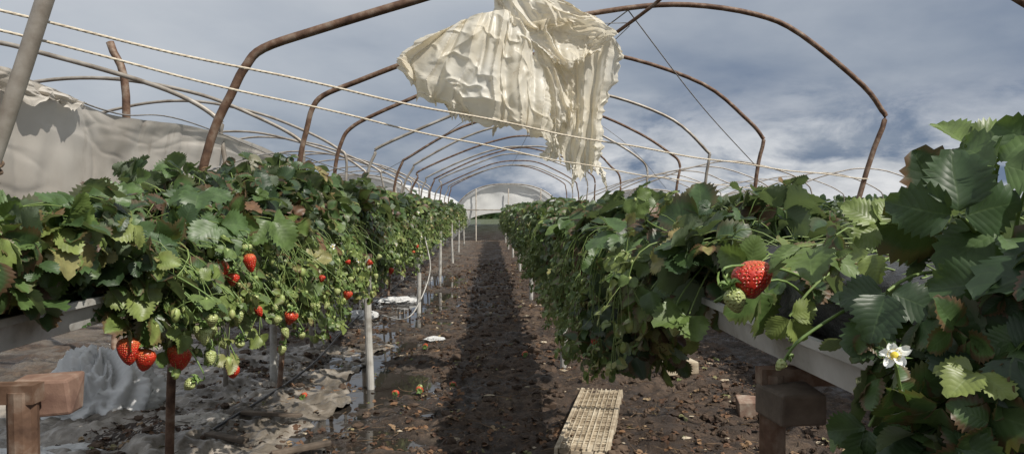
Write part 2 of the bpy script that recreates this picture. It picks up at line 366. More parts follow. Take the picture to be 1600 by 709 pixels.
    if fr.n:V,F,_,_=fr.out();mk('unripe_berries',V,F,GREENF,parent=root)
    return root
tL=lambda y:np.interp(y,[1.2,2,2.4,2.9,3.3,4,6,9,20],[1.29,1.32,1.33,1.39,1.45,1.51,1.49,1.46,1.38])+.07*fbm(y*2.5,y*0+3,7,3)
bL=lambda y:np.interp(y,[1.2,1.9,2.05,2.6,3.2,5,8,20],[1.20,1.17,.98,.88,.84,.80,.76,.76])+.12*fbm(y*2.7,y*0+9,8,3)
tR=lambda y:np.interp(y,[.6,.8,.95,1.15,1.4,2,4,10],[1.34,1.33,1.30,1.27,1.26,1.29,1.30,1.34])+.05*fbm(y*2.5,y*0+21,7,3)
bR=lambda y:np.interp(y,[.5,.96,1.02,1.85,1.97,2.3,2.6,5,20],[.72,.80,1.26,1.26,1.08,.95,.74,.68,.68])+.10*fbm(y*2.7,y*0+33,8,3)
bed_foliage('strawberry_plants',-1.25,1,tL,bL,1.25,29,420)
bed_foliage('strawberry_plants',.80,-1,tR,bR,.70,29,420,thin=(.98,1.88))
bed_foliage('strawberry_plants',3.0,-1,lambda y:tR(y)+.02,lambda y:tR(y)*0+.8,2.5,28,120,Ts=TL)
# ---------------------------------------------------------------- growing tables
def table(xc,legs,y0,y1,legx):
    root=empty('strawberry_growing_table')
    ys=np.arange(y0,y1,.12)
    prof=np.array([(-.20,1.062),(-.215,1.062),(-.215,1.045),(-.195,1.04),(-.185,.985),(-.12,.965),(.12,.965),(.185,.985),(.195,1.04),(.215,1.045),(.215,1.062),(.20,1.062),(.17,.99),(-.17,.99)])
    prof=np.vstack([prof,prof[:1]])
    wob=.010*fbm(ys*1.1,ys*0+xc,2,2)
    V=np.stack([xc+prof[None,:,0]+wob[:,None]*.6,np.broadcast_to(ys[:,None],(len(ys),len(prof))),prof[None,:,1]+wob[:,None]],-1)
    mk('gutter',V.reshape(-1,3),grid_faces(len(ys),len(prof)),GUTT,smooth=False,parent=root)
    yb=np.concatenate([np.arange(y0,6,.02),np.arange(6,y1,.15)]);k=28;th=np.linspace(0,2*np.pi,k+1)
    ca=np.sign(np.cos(th))*np.abs(np.cos(th))**.55*.172;cz=np.sign(np.sin(th))*np.abs(np.sin(th))**.6*.085+1.115
    T,Y=np.meshgrid(th,yb);D=1+.12*fbm(np.cos(T)*2+5,Y*5+np.sin(T)*2,3,4,.65)+.06*(1-2*np.abs(fbm(T*1.5,Y*8,5,3)))
    V=np.stack([xc+ca[None]*D,Y,1.115+(cz[None]-1.115)*D],-1);V[:,-1]=V[:,0]
    mk('grow_bag',V.reshape(-1,3),grid_faces(len(yb),k+1),BAG,parent=root)
    ac=Acc()
    for n_,y in enumerate(legs):
        x=legx;mi=1 if n_==0 else 0;r_=rng.normal(0,.012,4)
        ac.add(*tube(cr(np.array([[x+r_[0],y+r_[1],-.05],[x,y,.5],[x,y,.95]]),6),.027,12),m=mi)
        xo=2*xc-legx;ac.add(*tube(cr(np.array([[xo+r_[2],y+.03,-.05],[xo,y+.03,.95]]),4),.027,12),m=mi)
        ac.add(*box((xc,y,.945),(abs(legx-xc)+.03,.02,.018)),m=1)
    V,F,_,M=ac.out();mk('legs',V,F,[LEGM,RUST],parent=root,smooth=False,midx=M)
    return root
table(-1.25,[1.45,5.5,9.5,13.6,17.7,21.8,25.9],1.0,29,-.90)
table(.80,[1.55,5.9,10.6,14.9,19.2,23.5,27.8],.55,29,.60)
table(3.0,[4,8,12,16,20,24],2.0,28,2.8)
# ---------------------------------------------------------------- hoops
def hoop(P,y,r,mat=RUST,name='tunnel_hoop',n=70,lean=0):
    P=np.array(P);C=cr(np.array([[a,y,b] for a,b in P]),n)
    C[:,1]+=lean*(C[:,2]/2.7)+.01*np.sin(C[:,0]*3+y)
    V,F=tube(C,r,10);return mk(name,V,F,mat)
H0=[(-1.42,0),(-1.38,.8),(-1.24,1.53),(-1.12,1.82),(-1.067,1.92),(-.99,2.0),(-.75,2.085),(-.33,2.215),(.38,2.42),(1.1,2.53),(1.7,2.48),(2.3,2.28),(2.75,1.98),(2.85,1.85),(2.75,1.4),(2.5,0)]
H1=[(-1.5,0),(-1.42,.9),(-1.35,1.59),(-1.29,1.87),(-1.25,2.01),(-1.17,2.10),(-.95,2.19),(-.64,2.31),(-.114,2.50),(.32,2.61),(1.005,2.73),(1.44,2.75),(1.9,2.685),(2.216,2.557),(2.67,2.21),(2.83,2.02),(2.856,1.92),(2.72,1.53),(2.3,0)]
H2=[(-1.6,0),(-1.55,.9),(-1.51,1.646),(-1.44,1.95),(-1.34,2.09),(-1.1,2.22),(-.63,2.43),(-.19,2.665),(.6,2.83),(1.29,2.79),(2.107,2.527),(2.55,2.18),(2.70,2.01),(2.71,1.93),(2.64,1.55),(2.5,0)]
H3=[(-1.6,0),(-1.55,.9),(-1.507,1.657),(-1.41,1.96),(-1.3,2.08),(-.357,2.49),(.2,2.70),(.67,2.78),(1.467,2.70),(2.26,2.41),(2.70,2.02),(2.735,1.93),(2.68,1.5),(2.6,0)]
HG=[(-1.62,0),(-1.58,.8),(-1.52,1.6),(-1.43,1.95),(-1.32,2.08),(-.5,2.46),(.2,2.69),(.75,2.78),(1.4,2.71),(2.1,2.44),(2.55,2.17),(2.69,1.97),(2.68,1.5),(2.62,0)]
hoop(H0,3.3,.019);hoop(H1,5.3,.0185);hoop(H2,7.3,.0185);hoop(H3,9.2,.0185,GALV)
for i,y in enumerate(np.arange(11.2,28,1.9)):
    j=rng.normal(0,.03,(len(HG),2));j[0,1]=0;j[-1,1]=0;s=rng.normal(0,.06)
    hoop([(a+p+s,b*(1+.02*math.sin(i*1.7))+(q if b>0 else 0)*.6) for (a,b),(p,q) in zip(HG,j)],y+rng.normal(0,.1),.019,GALV if i%2 else RUST)
HL=[(-5.9,0),(-5.85,1.4),(-5.6,1.85),(-5.0,2.2),(-4.2,2.42),(-3.5,2.46),(-2.8,2.33),(-2.2,2.12),(-1.85,1.93),(-1.76,1.8),(-1.78,1.3),(-1.8,0)]
for i,y in enumerate([5.2,6.9,8.8,10.7,12.7,14.6,16.6,18.6,20.6,22.6]):
    s=rng.normal(0,.05);z=1+rng.normal(0,.02)
    hoop([(a+s+rng.normal(0,.03),b*z) for a,b in HL],y,.017,GALV,lean=rng.normal(0,.15))
for i,y in enumerate([9,11,13,15,17,19,21]):
    hoop([(a-4.5+rng.normal(0,.05),b*.97) for a,b in HL],y+8,.018,GALV)
for i,y in enumerate(np.arange(17,28,2.2)):
    hoop([(a+4.75+rng.normal(0,.04),b*.86) for a,b in HG],y,.016,GALV)
for i,y in enumerate(np.arange(20,32,2.5)):
    hoop([(a+9.4,b*.86) for a,b in HG],y,.017,GALV)
def rod(name,pts,r,mat,n=24,k=6):
    V,F=tube(cr(np.array(pts,float),n),r,k);return mk(name,V,F,mat)
rod('ridge_wire',[(1.0,5.3,2.72),(.8,7.3,2.80),(.75,9.2,2.76),(.75,18,2.74),(.75,27,2.74)],.005,WIRE,60)
rod('side_wire',[(-1.30,3.3,1.45),(-1.40,5.3,1.68),(-1.5,9.2,1.68),(-1.5,27,1.66)],.005,WIRE,60)
rod('ridge_bar',[(1.32,4.95,2.92),(1.14,5.05,2.70),(.555,5.6,2.34)],.013,RUST,12,8)
rod('brace_wire',[(.98,5.3,2.72),(1.8,6.3,2.18),(2.66,7.3,1.70)],.0045,WIRE,24)
rod('brace_wire',[(.98,5.3,2.62),(.2,5.3,2.60)],.003,WIRE,12)
rod('brace_wire',[(.6,7.3,2.82),(-.5,8.2,2.1),(-1.4,9.2,1.7)],.003,WIRE,12)
rod('brace_wire',[(.7,9.2,2.77),(1.7,9.2,2.1),(2.68,11.2,1.6)],.003,WIRE,12)
rod('brace_wire',[(1.0,5.3,2.60),(.75,5.9,2.4)],.003,WIRE,6)
rod('support_post',[(-2.02,2.3,0),(-1.495,2.3,1.478),(-1.337,2.3,1.944),(-1.22,2.3,2.28)],.025,GALV,12,14)
rod('support_post',[(-3.2,6.4,0),(-3.07,6.4,2.14),(-3.20,6.4,2.70)],.032,RUST,12,12)
def rope(a,b,sag,r):
    t=np.linspace(0,1,420)[:,None];C=np.array(a)*(1-t)+np.array(b)*t;C[:,2]-=(4*sag*t*(1-t))[:,0]
    C[:,2]+=.004*np.sin(t[:,0]*37)
    ac=Acc()
    for p in(0,2.1,4.2):
        ph=t[:,0]*520+p;D=C.copy();D[:,2]+=r*.3*np.cos(ph);D[:,1]+=r*.3*np.sin(ph);ac.add(*tube(D,r*.72,6))
    V,F,_,_=ac.out();return mk('rope',V,F,ROPE)
rope((-1.64,2.2,1.92),(2.74,5.3,1.515),.075,.0050)
rope((-1.60,2.3,1.865),(2.64,7.3,1.50),.085,.0050)
ac=Acc()
for i in range(7):
    th=np.linspace(0,2*np.pi,16);z=1.30+i*.022+rng.normal(0,.01);x=-1.495+(z-1.478)*.34
    P=np.stack([x+.031*np.cos(th),2.3+.031*np.sin(th),z+.015*np.sin(th+i)],1);ac.add(*tube(P,.005,6))
P=cr(np.array([(-1.52,2.27,1.42),(-1.55,2.2,1.36),(-1.50,2.2,1.28),(-1.56,2.22,1.2)]),14);ac.add(*tube(P,.006,6))
P=cr(np.array([(-1.53,2.27,1.44),(-1.62,2.25,1.46),(-1.60,2.22,1.38),(-1.54,2.22,1.34)]),14);ac.add(*tube(P,.005,6))
V,F,_,_=ac.out();mk('rope_lashing',V,F,DRY)
# ---------------------------------------------------------------- cloth sheets
def sheet(rows,ybase,nf,amp,seed,nu=120,nv=110,bulge=.06,side=False,ph=0,edge=.03,gather=.15,nz=.05,cw=.010):
    R=np.array([cr(np.array(r,float),nu) for r in rows]);G=cr(R,nv)
    u=np.linspace(0,1,nu)[None];v=np.linspace(0,1,nv)[:,None]
    U=u+0*v;Vv=v+0*u
    wp=U*nf+1.0*fbm(U*2.2+seed,Vv*1.1,seed,3)
    a=amp*(gather+(1-gather)*Vv)*(.35+1.1*vn(U*3+seed,Vv*1.8,seed+5))
    f=np.abs(np.sin(np.pi*wp+ph))**.7*2-1
    f2=np.sin(np.pi*wp*2.1+1+1.2*fbm(U*2,Vv*1.2,seed+1,2))*.35+.18*np.sin(np.pi*wp*5.3+2*fbm(U*2,Vv*2,seed+8,2))
    d1=1-np.abs(fbm(U*3.6+Vv*1.4,Vv*1.6-U*1.3,seed+2,3))*3.6
    d2=1-np.abs(fbm(U*5-Vv*4,Vv*4+U*3,seed+9,3))*4.5
    cre=np.clip(d1,0,1)**1.5+.6*np.clip(d2,0,1)**1.5
    off=a*(f+f2)-cw*1.6*cre+nz*fbm(U*2.6,Vv*2.2,seed+3,3)
    lat=a*.4*np.cos(np.pi*wp*2)
    drop=edge*Vv**8*(fbm(U*9,U*0,seed+4,3,.7)*1.4+fbm(U*38,U*0,seed+6,2)*.7)
    sd_=edge*.7*(U**10-(1-U)**10)*fbm(Vv*9,Vv*0+3,seed+7,4,.7)
    if side:
        X=ybase+off-bulge*np.sin(np.pi*U)*np.sin(np.pi*Vv);Y=G[...,0]+lat;Z=G[...,1]+drop
    else:
        X=G[...,0]+lat+sd_;Y=ybase+off-bulge*np.sin(np.pi*U)*np.sin(np.pi*Vv);Z=G[...,1]+drop+.12*off
    return np.stack([X,Y,Z],-1).reshape(-1,3),grid_faces(nv,nu)
ac=Acc()
A=[[(-.30,2.52),(-.16,2.59),(0,2.64),(.10,2.65),(.17,2.61),(.22,2.56)],
   [(-.47,2.45),(-.29,2.46),(-.06,2.45),(.09,2.44),(.22,2.44),(.30,2.43)],
   [(-.62,2.33),(-.43,2.25),(-.19,2.21),(.05,2.18),(.25,2.17),(.38,2.16)],
   [(-.61,2.26),(-.45,2.13),(-.25,2.04),(.03,1.97),(.28,1.93),(.44,1.90)],
   [(-.57,2.18),(-.46,2.05),(-.24,1.96),(.04,1.87),(.30,1.79),(.48,1.74)]]
ac.add(*sheet(A,5.10,5.0,.078,1,280,220,.16,ph=.4,edge=.045,gather=.36,nz=.085,cw=.016))
B=[[(.22,2.62),(.42,2.64),(.62,2.62),(.82,2.54),(.95,2.44)],
   [(.30,2.45),(.45,2.45),(.62,2.42),(.78,2.38),(.92,2.36)],
   [(.42,2.15),(.52,2.15),(.62,2.13),(.74,2.12),(.85,2.12)],
   [(.46,1.95),(.54,1.93),(.62,1.92),(.72,1.92),(.81,1.92)],
   [(.42,1.78),(.50,1.74),(.60,1.71),(.70,1.69),(.80,1.71)],
   [(.40,1.68),(.50,1.60),(.61,1.55),(.71,1.52),(.80,1.51)]]
ac.add(*sheet(B,5.28,3.2,.06,4,170,240,.06,ph=1.,edge=.07,gather=.6,nz=.10,cw=.016))
D=[[(.26,2.50),(.36,2.42),(.46,2.36)],[(.36,2.28),(.46,2.24),(.56,2.22)],[(.40,2.06),(.50,2.02),(.60,2.04)],[(.42,1.88),(.50,1.84),(.60,1.90)]]
ac.add(*sheet(D,5.17,1.6,.04,6,80,110,.03,edge=.06,gather=.7))
C=[[(.02,3.05),(.14,3.06),(.26,3.05),(.38,3.03)],[(.03,2.85),(.14,2.84),(.28,2.82),(.46,2.79)],[(.04,2.72),(.18,2.68),(.36,2.69),(.60,2.68)],[(.06,2.62),(.22,2.55),(.45,2.60),(.76,2.62)],[(.10,2.56),(.26,2.50),(.48,2.56),(.82,2.56)]]
ac.add(*sheet(C,5.16,3,.05,2,140,130,.08,ph=.2,edge=.02,gather=.8,cw=.015))
E=[[(.24,2.56),(.45,2.60),(.70,2.58),(.88,2.50)],[(.30,2.44),(.46,2.46),(.66,2.46),(.82,2.44)],[(.44,2.30),(.52,2.27),(.62,2.31),(.74,2.38)]]
ac.add(*sheet(E,5.10,2.5,.04,8,120,90,-.08,edge=.03,gather=1))
Gs=[[(-.40,2.22),(-.27,2.19),(-.10,2.14)],[(-.37,2.12),(-.24,2.06),(-.08,2.02)],[(-.32,2.02),(-.20,1.92),(-.10,1.95)]]
ac.add(*sheet(Gs,5.22,2.5,.04,5,70,60,.03,edge=.06,gather=1))
for (x,z,l,sw) in((.44,1.84,.22,.05),(.60,1.60,.16,-.03),(-.15,2.02,.14,.03),(.77,1.58,.14,.04),(.05,1.90,.10,-.03)):
    tt=[[(x-.012,z),(x+.018,z+.01)],[(x-.01+sw*.5,z-l*.5),(x+.01+sw*.5,z-l*.5)],[(x+sw,z-l),(x+sw+.008,z-l)]]
    ac.add(*sheet(tt,5.15,1,.01,3,8,30,0,edge=.02,gather=1,nz=.03))
V,F,_,_=ac.out();mk('torn_polythene_sheet',V,F,PLAST)
yy=[1.6,2.66,3.2,3.6,4.1,4.67,5.9,7.0,8.2]
rows=[list(zip(yy,[1.86,1.81,1.77,1.745,1.77,1.80,1.79,1.70,1.60])),list(zip(yy,[1.6,1.55,1.55,1.53,1.55,1.58,1.6,1.5,1.45])),[(a,1.2) for a in yy],[(a,.85) for a in yy]]
V,F=sheet(rows,-1.80,7,.014,3,320,120,.05,side=True,edge=.04,gather=.7,nz=.05,cw=.005);mk('hanging_tarp',V,F,TARP)
hem=[list(zip([1.6,2.2,2.66,3.0,3.3],[1.88,1.85,1.82,1.79,1.76])),list(zip([1.6,2.2,2.66,3.0,3.3],[1.70,1.74,1.70,1.72,1.75]))]
V,F=sheet(hem,-1.76,5,.02,6,120,30,.02,side=True,edge=.05,gather=.8,nz=.02,cw=.004);mk('tarp_hem',V,F,TARP)
rod('tarp_wire',[(-1.79,1.2,1.88),(-1.79,2.66,1.82),(-1.79,3.6,1.755),(-1.79,4.67,1.81),(-1.79,8.2,1.61)],.004,WIRE,50)
# ---------------------------------------------------------------- covered tunnels in the distance
def cover(name,xc,w,zt,y0,y1,seed=0,gap=.45):
    root=empty(name);k=40;th=np.linspace(0,np.pi,k);ys=np.linspace(y0,y1,30)
    Tt,Y=np.meshgrid(th,ys);R=1+.015*fbm(Tt*4,Y*2,seed,3)+.006*np.cos(Y*2*np.pi/2)
    ex=np.sign(np.cos(Tt))*np.abs(np.cos(Tt))**.8
    V=np.stack([xc+ex*w/2*R,Y,np.abs(np.sin(Tt))**.75*zt*R],-1);mk('cover',V.reshape(-1,3),grid_faces(30,k),COVER,parent=root)
    ac=Acc();P=np.stack([xc+ex[0]*w/2*1.01,np.full(k,y0-.04),np.abs(np.sin(th))**.75*zt*1.01],1);ac.add(*tube(P,.03,6))
    for fx in(-.28,0,.28):ac.add(*tube(np.array([(xc+fx*w,y0-.05,0),(xc+fx*w,y0-.05,zt*.93)]),.025,6))
    ac.add(*tube(np.array([(xc-w*.46,y0-.06,zt*.55),(xc+w*.46,y0-.06,zt*.55)]),.025,6))
    V,F,_,_=ac.out();mk('frame',V,F,GALV,parent=root)
    u=np.linspace(-.94,.94,30);v=np.linspace(gap,1,12);Ug,Vg=np.meshgrid(u,v)
    top=(1-np.abs(Ug)**2.2)**.5*zt*.98;Z=np.maximum(top*Vg,0)+zt*.02
    mk('end_sheet',np.stack([xc+Ug*w/2,y0+.12+.08*fbm(Ug*4,Vg*4,3,3),Z],-1).reshape(-1,3),grid_faces(12,30),COVER,parent=root)
cover('covered_polytunnel',.75,4.6,2.25,29.6,60,seed=1,gap=.5)
cover('covered_polytunnel',-4.3,4.6,2.35,24,60,seed=2)
cover('covered_polytunnel',-9.3,4.6,2.5,24,60,seed=3)
cover('covered_polytunnel',5.9,4.6,2.0,28,60,seed=4)
cover('covered_polytunnel',10.9,4.6,2.0,30,60,seed=5)
cover('covered_polytunnel',-14.3,4.6,2.3,30,60,seed=6)
acc=Acc();n=9000;x=rng.uniform(-160,160,n);hh=1.2+1.0*fbm(x*.05,x*0,3,3)
P=np.stack([x,95+rng.uniform(-4,4,n),rng.uniform(0,1,n)*(hh+.6)],1)
place(acc,TL,P,rng.normal(0,1,(n,3)),rng.normal(0,1,(n,3))+np.array([0,-.5,.6]),rng.uniform(.5,1.0,n),np.clip(rng.normal(.3,.1,n),0,.8),rng.random(n)*.5)
V,F,A,_=acc.out();mk('distant_hedge',V,F,LEAF,A)
# ---------------------------------------------------------------- strawberries
def berrymat(name,red):
    m,nt,n,l=newmat(name);co=objco(nt)
    vo=nt.nodes.new('ShaderNodeTexVoronoi');vo.inputs['Scale'].default_value=165;vo.inputs['Randomness'].default_value=.45;l.new(co,vo.inputs['Vector'])
    s=nt.nodes.new('ShaderNodeSeparateXYZ');l.new(co,s.inputs[0])
    g=mapr(nt,s.outputs[2],.008,.034) if red else mapr(nt,s.outputs[2],.9,1)
    nz=noise(nt,co,30,4);body=ramp(nt,nz,[(.3,(.36,.012,.010)),(.7,(.56,.045,.018))] if red else [(.3,(.24,.30,.09)),(.7,(.42,.46,.20))])
    body=mixc(nt,math_(nt,'MULTIPLY',g,.45),body,(.62,.24,.07))
    c=mixc(nt,mapr(nt,vo.outputs['Distance'],.28,.16),body,(.58,.30,.07) if red else (.30,.30,.08))
    h=mapr(nt,vo.outputs['Distance'],.15,.55);finish(nt,c,.33,bump(nt,h,.7,.004));return m
RED=berrymat('ripe_berry',True);PALE=berrymat('green_berry',False)
SEPAL=simple('sepal',[(.3,(.11,.19,.05)),(.7,(.23,.33,.10))],30,.5,.3,.002,trans=.2)
def strawberry(loc,w,h,mat=RED,tilt=(0,0),stem=None,name='strawberry'):
    nu,nv=28,22;v=np.linspace(0,1,nv)[:,None];a=np.linspace(0,2*np.pi,nu,endpoint=False)[None]
    pk=rng.uniform(-.06,.06)
    prof=np.interp(v[:,0],[0,.03,.10,.22,.38,.55,.72,.86,.95,1],[.02,.42,.78,.98,1.0,.88+pk,.68+pk,.44+pk,.24,.0])[:,None]
    sd=int(rng.integers(0,9));lob=1+.09*np.cos(2*a+sd)+.09*fbm(np.cos(a)*2+5,v*2.5+np.sin(a),sd,2)
    X=prof*np.cos(a)*w/2*lob;Y=prof*np.sin(a)*w/2*lob*.92;Z=(.5-v)*h+0*a
    V=np.stack([X,Y,Z],-1).reshape(-1,3)
    i=np.arange(nv-1)[:,None]*nu;j=np.arange(nu)[None]
    F=np.stack([i+j,i+nu+j,i+nu+(j+1)%nu,i+(j+1)%nu],-1).reshape(-1,4)
    ac=Acc();ac.add(V,F,m=0)
    for k in range(9):
        an=k/9*2*np.pi+rng.normal(0,.1);L=w*rng.uniform(.45,.62);t=np.linspace(0,1,6)[:,None];s=np.array([-1,0,1.])[None]
        wd=.16*w*np.sin(np.pi*np.clip(t*.85+.12,0,1))*(1-t**3)
        r=t*L+0*s;zz=h/2+.004+.012*np.sin(t*2.2)*rng.uniform(-.2,1.4)-.5*L*t**2*rng.uniform(.2,1)+.004*np.abs(s)
        x=r;y=s*wd;Vx=x*math.cos(an)-y*math.sin(an);Vy=x*math.sin(an)+y*math.cos(an)
        ac.add(np.stack([Vx,Vy,zz],-1).reshape(-1,3),grid_faces(6,3),m=1)
    V,F,_,M=ac.out()
    tx,ty=tilt;Rx=np.array([[1,0,0],[0,math.cos(tx),-math.sin(tx)],[0,math.sin(tx),math.cos(tx)]]);Ry=np.array([[math.cos(ty),0,math.sin(ty)],[0,1,0],[-math.sin(ty),0,math.cos(ty)]])
    R=Ry@Rx;V=V@R.T;ac2=Acc();ac2.add(V,F);M=list(M)
    if stem is not None:
        top=R@np.array([0,0,h/2]);up=R@np.array([0,0,1]);e=np.array(stem)-np.array(loc)
        sV,sF=tube(cr(np.array([top-up*.004,top+up*.04,(top+e)/2+np.array([0,0,.03]),e]),16),.0022,6,cap=False)
        ac2.add(sV,sF);M+= [1]*len(sF)
    V,F,_,_=ac2.out();return mk(name,V,F,[mat,SEPAL],midx=M,loc=loc)
S=strawberry
eL=lambda y:(-1.06,y,1.2)
S((-.905,2.18,.865),.071,.088,tilt=(.1,.15),stem=eL(2.2))
S((-1.0,2.08,.905),.058,.08,tilt=(-.1,-.1),stem=eL(2.1));S((-.965,2.10,.875),.05,.07,tilt=(.2,.3),stem=eL(2.15))
S((-.955,2.13,.955),.045,.05,PALE,(.3,-.2),eL(2.1));S((-.85,2.2,.935),.04,.05,PALE,(.1,.2),eL(2.25))
S((-.86,2.4,1.10),.05,.07,tilt=(.1,.1),stem=eL(2.5));S((-.83,2.42,1.07),.038,.045,tilt=(.1,.1),stem=eL(2.55))
S((-.79,2.47,1.12),.045,.065,tilt=(0,-.2),stem=eL(2.6));S((-.82,2.53,1.16),.035,.045,PALE,stem=eL(2.65))
S((-.80,3.0,.86),.055,.062,tilt=(.2,.3),stem=eL(3.0));S((-.82,3.0,.80),.03,.05,PALE,(.1,-.3),eL(3.0));S((-.85,3.05,.72),.032,.045,PALE,(.1,.2),eL(3.0));S((-.78,3.1,.77),.028,.036,PALE,(.4,0),eL(3.05))
S((-.86,2.5,.755),.045,.05,tilt=(.1,.1),stem=eL(2.5));S((-.90,2.42,.90),.035,.05,PALE,(.2,.1),eL(2.45))
S((-.84,3.6,.82),.04,.05,PALE,(.1,.1),eL(3.6));S((-.82,4.3,.80),.05,.06,tilt=(.1,.2),stem=eL(4.3));S((-.82,6.2,.78),.05,.06,tilt=(0,.1),stem=eL(6.2))
cl_=[2.15,2.6,3.05,3.6,4.4]
for k in range(26):
    y=cl_[k%5]+rng.normal(0,.08);S((-.83+rng.normal(0,.035),y,rng.uniform(.78,1.0)),rng.uniform(.022,.040),rng.uniform(.032,.052),RED if k in(3,11,19) else PALE,(rng.normal(0,.2),rng.normal(0,.3)),eL(y+.03))
for k in range(9):
    y=rng.uniform(5,9);S((-.82+rng.normal(0,.03),y,rng.uniform(.76,1.0)),.042,.052,RED if k%3==0 else PALE,(rng.normal(0,.2),rng.normal(0,.3)),eL(y+.03))
eR=lambda y:(.64,y,1.2)
S((.425,1.18,1.19),.064,.068,tilt=(-.35,-2.25),stem=(.57,1.28,1.13));S((.392,1.17,1.152),.032,.045,PALE,(.3,-.4),(.57,1.28,1.17))
S((.50,1.98,.985),.045,.062,PALE,(.1,.1),eR(2.0));S((.54,2.0,.965),.04,.055,PALE,(-.1,-.2),eR(2.1));S((.45,3.1,.74),.05,.06,tilt=(.1,0),stem=eR(3.2))
S((.39,.98,1.09),.014,.018,PALE,(.2,.6),eR(1.0))
def onground(x,y,w=.05,mat=RED): S((x,y,float(gh(np.array(x),np.array(y)))+w*.42),w,w*1.2,mat,(1.5,rng.uniform(0,3)))
for x,y in((-.68,5.35),(-.50,5.3),(-1.85,7.6),(-1.6,7.4),(-.28,5.6),(-1.95,6.8),(-1.3,5.2),(.3,6.3),(-.6,6.9)):onground(x,y,.055)
onground(-.52,5.5,.05,PALE)
def flower(loc,nrm,r):
    ac=Acc();nrm=np.array(nrm,float);nrm/=np.linalg.norm(nrm);a=np.cross(nrm,[0,0,1.]);a/=np.linalg.norm(a);b=np.cross(nrm,a)
    Rm=np.stack([a,b,nrm],1)
    for k in range(5):
        an=k/5*2*np.pi+rng.normal(0,.16);t=np.linspace(0,1,10)[:,None];s=np.linspace(-1,1,7)[None];sc=rng.uniform(.8,1.05)
        wd=.34*r*np.sin(np.pi*np.clip(.12+t*.80,0,1))**.6*sc;x=.15*r+t*r*.85*sc+.05*r*np.sin(s*7+k)*t;y=s*wd
        z=.22*r*s*s+.30*r*np.sin(t*2.4)*rng.uniform(-.7,1.5)+.06*r*np.sin(9*t+k+s*3)
        ac.add(np.stack([x*math.cos(an)-y*math.sin(an),x*math.sin(an)+y*math.cos(an),z],-1).reshape(-1,3),grid_faces(10,7),m=0)
    ac.add(BV2*np.array([.28,.28,.17])*r+np.array([0,0,.08*r]),BF2,m=1)
    for k in range(16):
        an=k/16*2*np.pi;ac.add(BV*.045*r+np.array([.38*r*math.cos(an),.38*r*math.sin(an),.20*r]),BF,m=1)
    for k in range(5):
        an=(k+.5)/5*2*np.pi;t=np.linspace(0,1,5)[:,None];s=np.array([-1,0,1.])[None];x=t*r*1.0+0*s;y=s*.18*r*(1-t)+0*x;z=-.05*r+0*x
        ac.add(np.stack([x*math.cos(an)-y*math.sin(an),x*math.sin(an)+y*math.cos(an),z],-1).reshape(-1,3),grid_faces(5,3),m=2)
    V,F,_,M=ac.out();V=V@Rm.T
    sx_=.08 if loc[0]>0 else -.08
    sV,sF=tube(cr(np.array([(0,0,0),-nrm*.03,(-nrm*.05+np.array([sx_*.3,.03,-.03])),np.array([sx_,.1,-.05])]),10),.0018,5,cap=False)
    M=list(M)+[2]*len(sF);F=np.vstack([F,sF+len(V)]);V=np.vstack([V,sV])
    return mk('strawberry_flower',V,F,[PETAL,YEL,SEPAL],midx=M,loc=loc)
flower((.412,.74,1.150),(-.45,-.65,.65),.0165)
flower((-.82,3.9,1.1),(.8,-.5,.3),.018);flower((-.81,4.6,.98),(.8,-.5,.3),.018)
for k in range(3):
    y=rng.uniform(5,10);flower((-.83+rng.normal(0,.03),y,rng.uniform(.9,1.3)),(.8,-.6,.3),.018)
# near big leaves
acc=Acc();st=Acc()
big=[((.60,.86,1.35),(.5,-.1,.5),(-.25,-.6,.75),.080,.55),((.54,.84,1.29),(-.05,-.1,.9),(-.3,-.9,.2),.075,.3),((.62,.88,1.27),(-.6,-.2,-.1),(0,-.7,.7),.075,.5),
     ((.56,.80,1.22),(-.3,-.1,-.8),(-.4,-.9,.3),.07,.4),((.58,.78,1.14),(.3,-.1,-.7),(-.2,-.9,.4),.075,.25),((.48,.88,1.20),(-.3,-.2,-.7),(-.5,-.8,.4),.06,.2),
     ((.50,.84,1.05),(.4,-.2,-.6),(-.2,-.8,.5),.065,.6),((.47,.90,1.03),(-.1,0,-.8),(-.5,-.8,.3),.055,.35),((.53,.80,1.00),(.1,-.2,-.9),(-.3,-.9,.2),.07,.45),
     ((.49,.92,1.28),(-.3,.1,.3),(-.2,-.8,.6),.045,.75),((.60,.92,1.38),(.7,.1,.25),(-.2,-.9,.4),.06,.7),((.66,.86,1.36),(.3,-.1,.8),(-.3,-.9,.3),.07,.45)]
for P,t,nn,s,c in big:
    P=np.array([P]);place(acc,TH,P,np.array([t],float),np.array([nn],float),np.array([s]),np.array([c]),np.array([.3]))
    e=P[0];stems(st,np.array([[.68,.95,1.18]]),np.array([(e+np.array([.68,.95,1.18]))/2+np.array([-.02,0,.06])]),P,np.array([.003]),10,6)
n=150;yy_=rng.uniform(.72,.97,n);P=np.stack([.53+rng.normal(0,.045,n),yy_,rng.uniform(.78,1.18,n)],1)
place(acc,TH,P,np.stack([rng.normal(-.1,.6,n),rng.normal(0,.6,n),rng.normal(-.5,.4,n)],1),np.stack([rng.normal(-.6,.4,n),rng.normal(-.6,.4,n),rng.normal(.4,.3,n)],1),rng.uniform(.03,.060,n),np.clip(rng.normal(.45,.22,n),0,.9),rng.random(n))
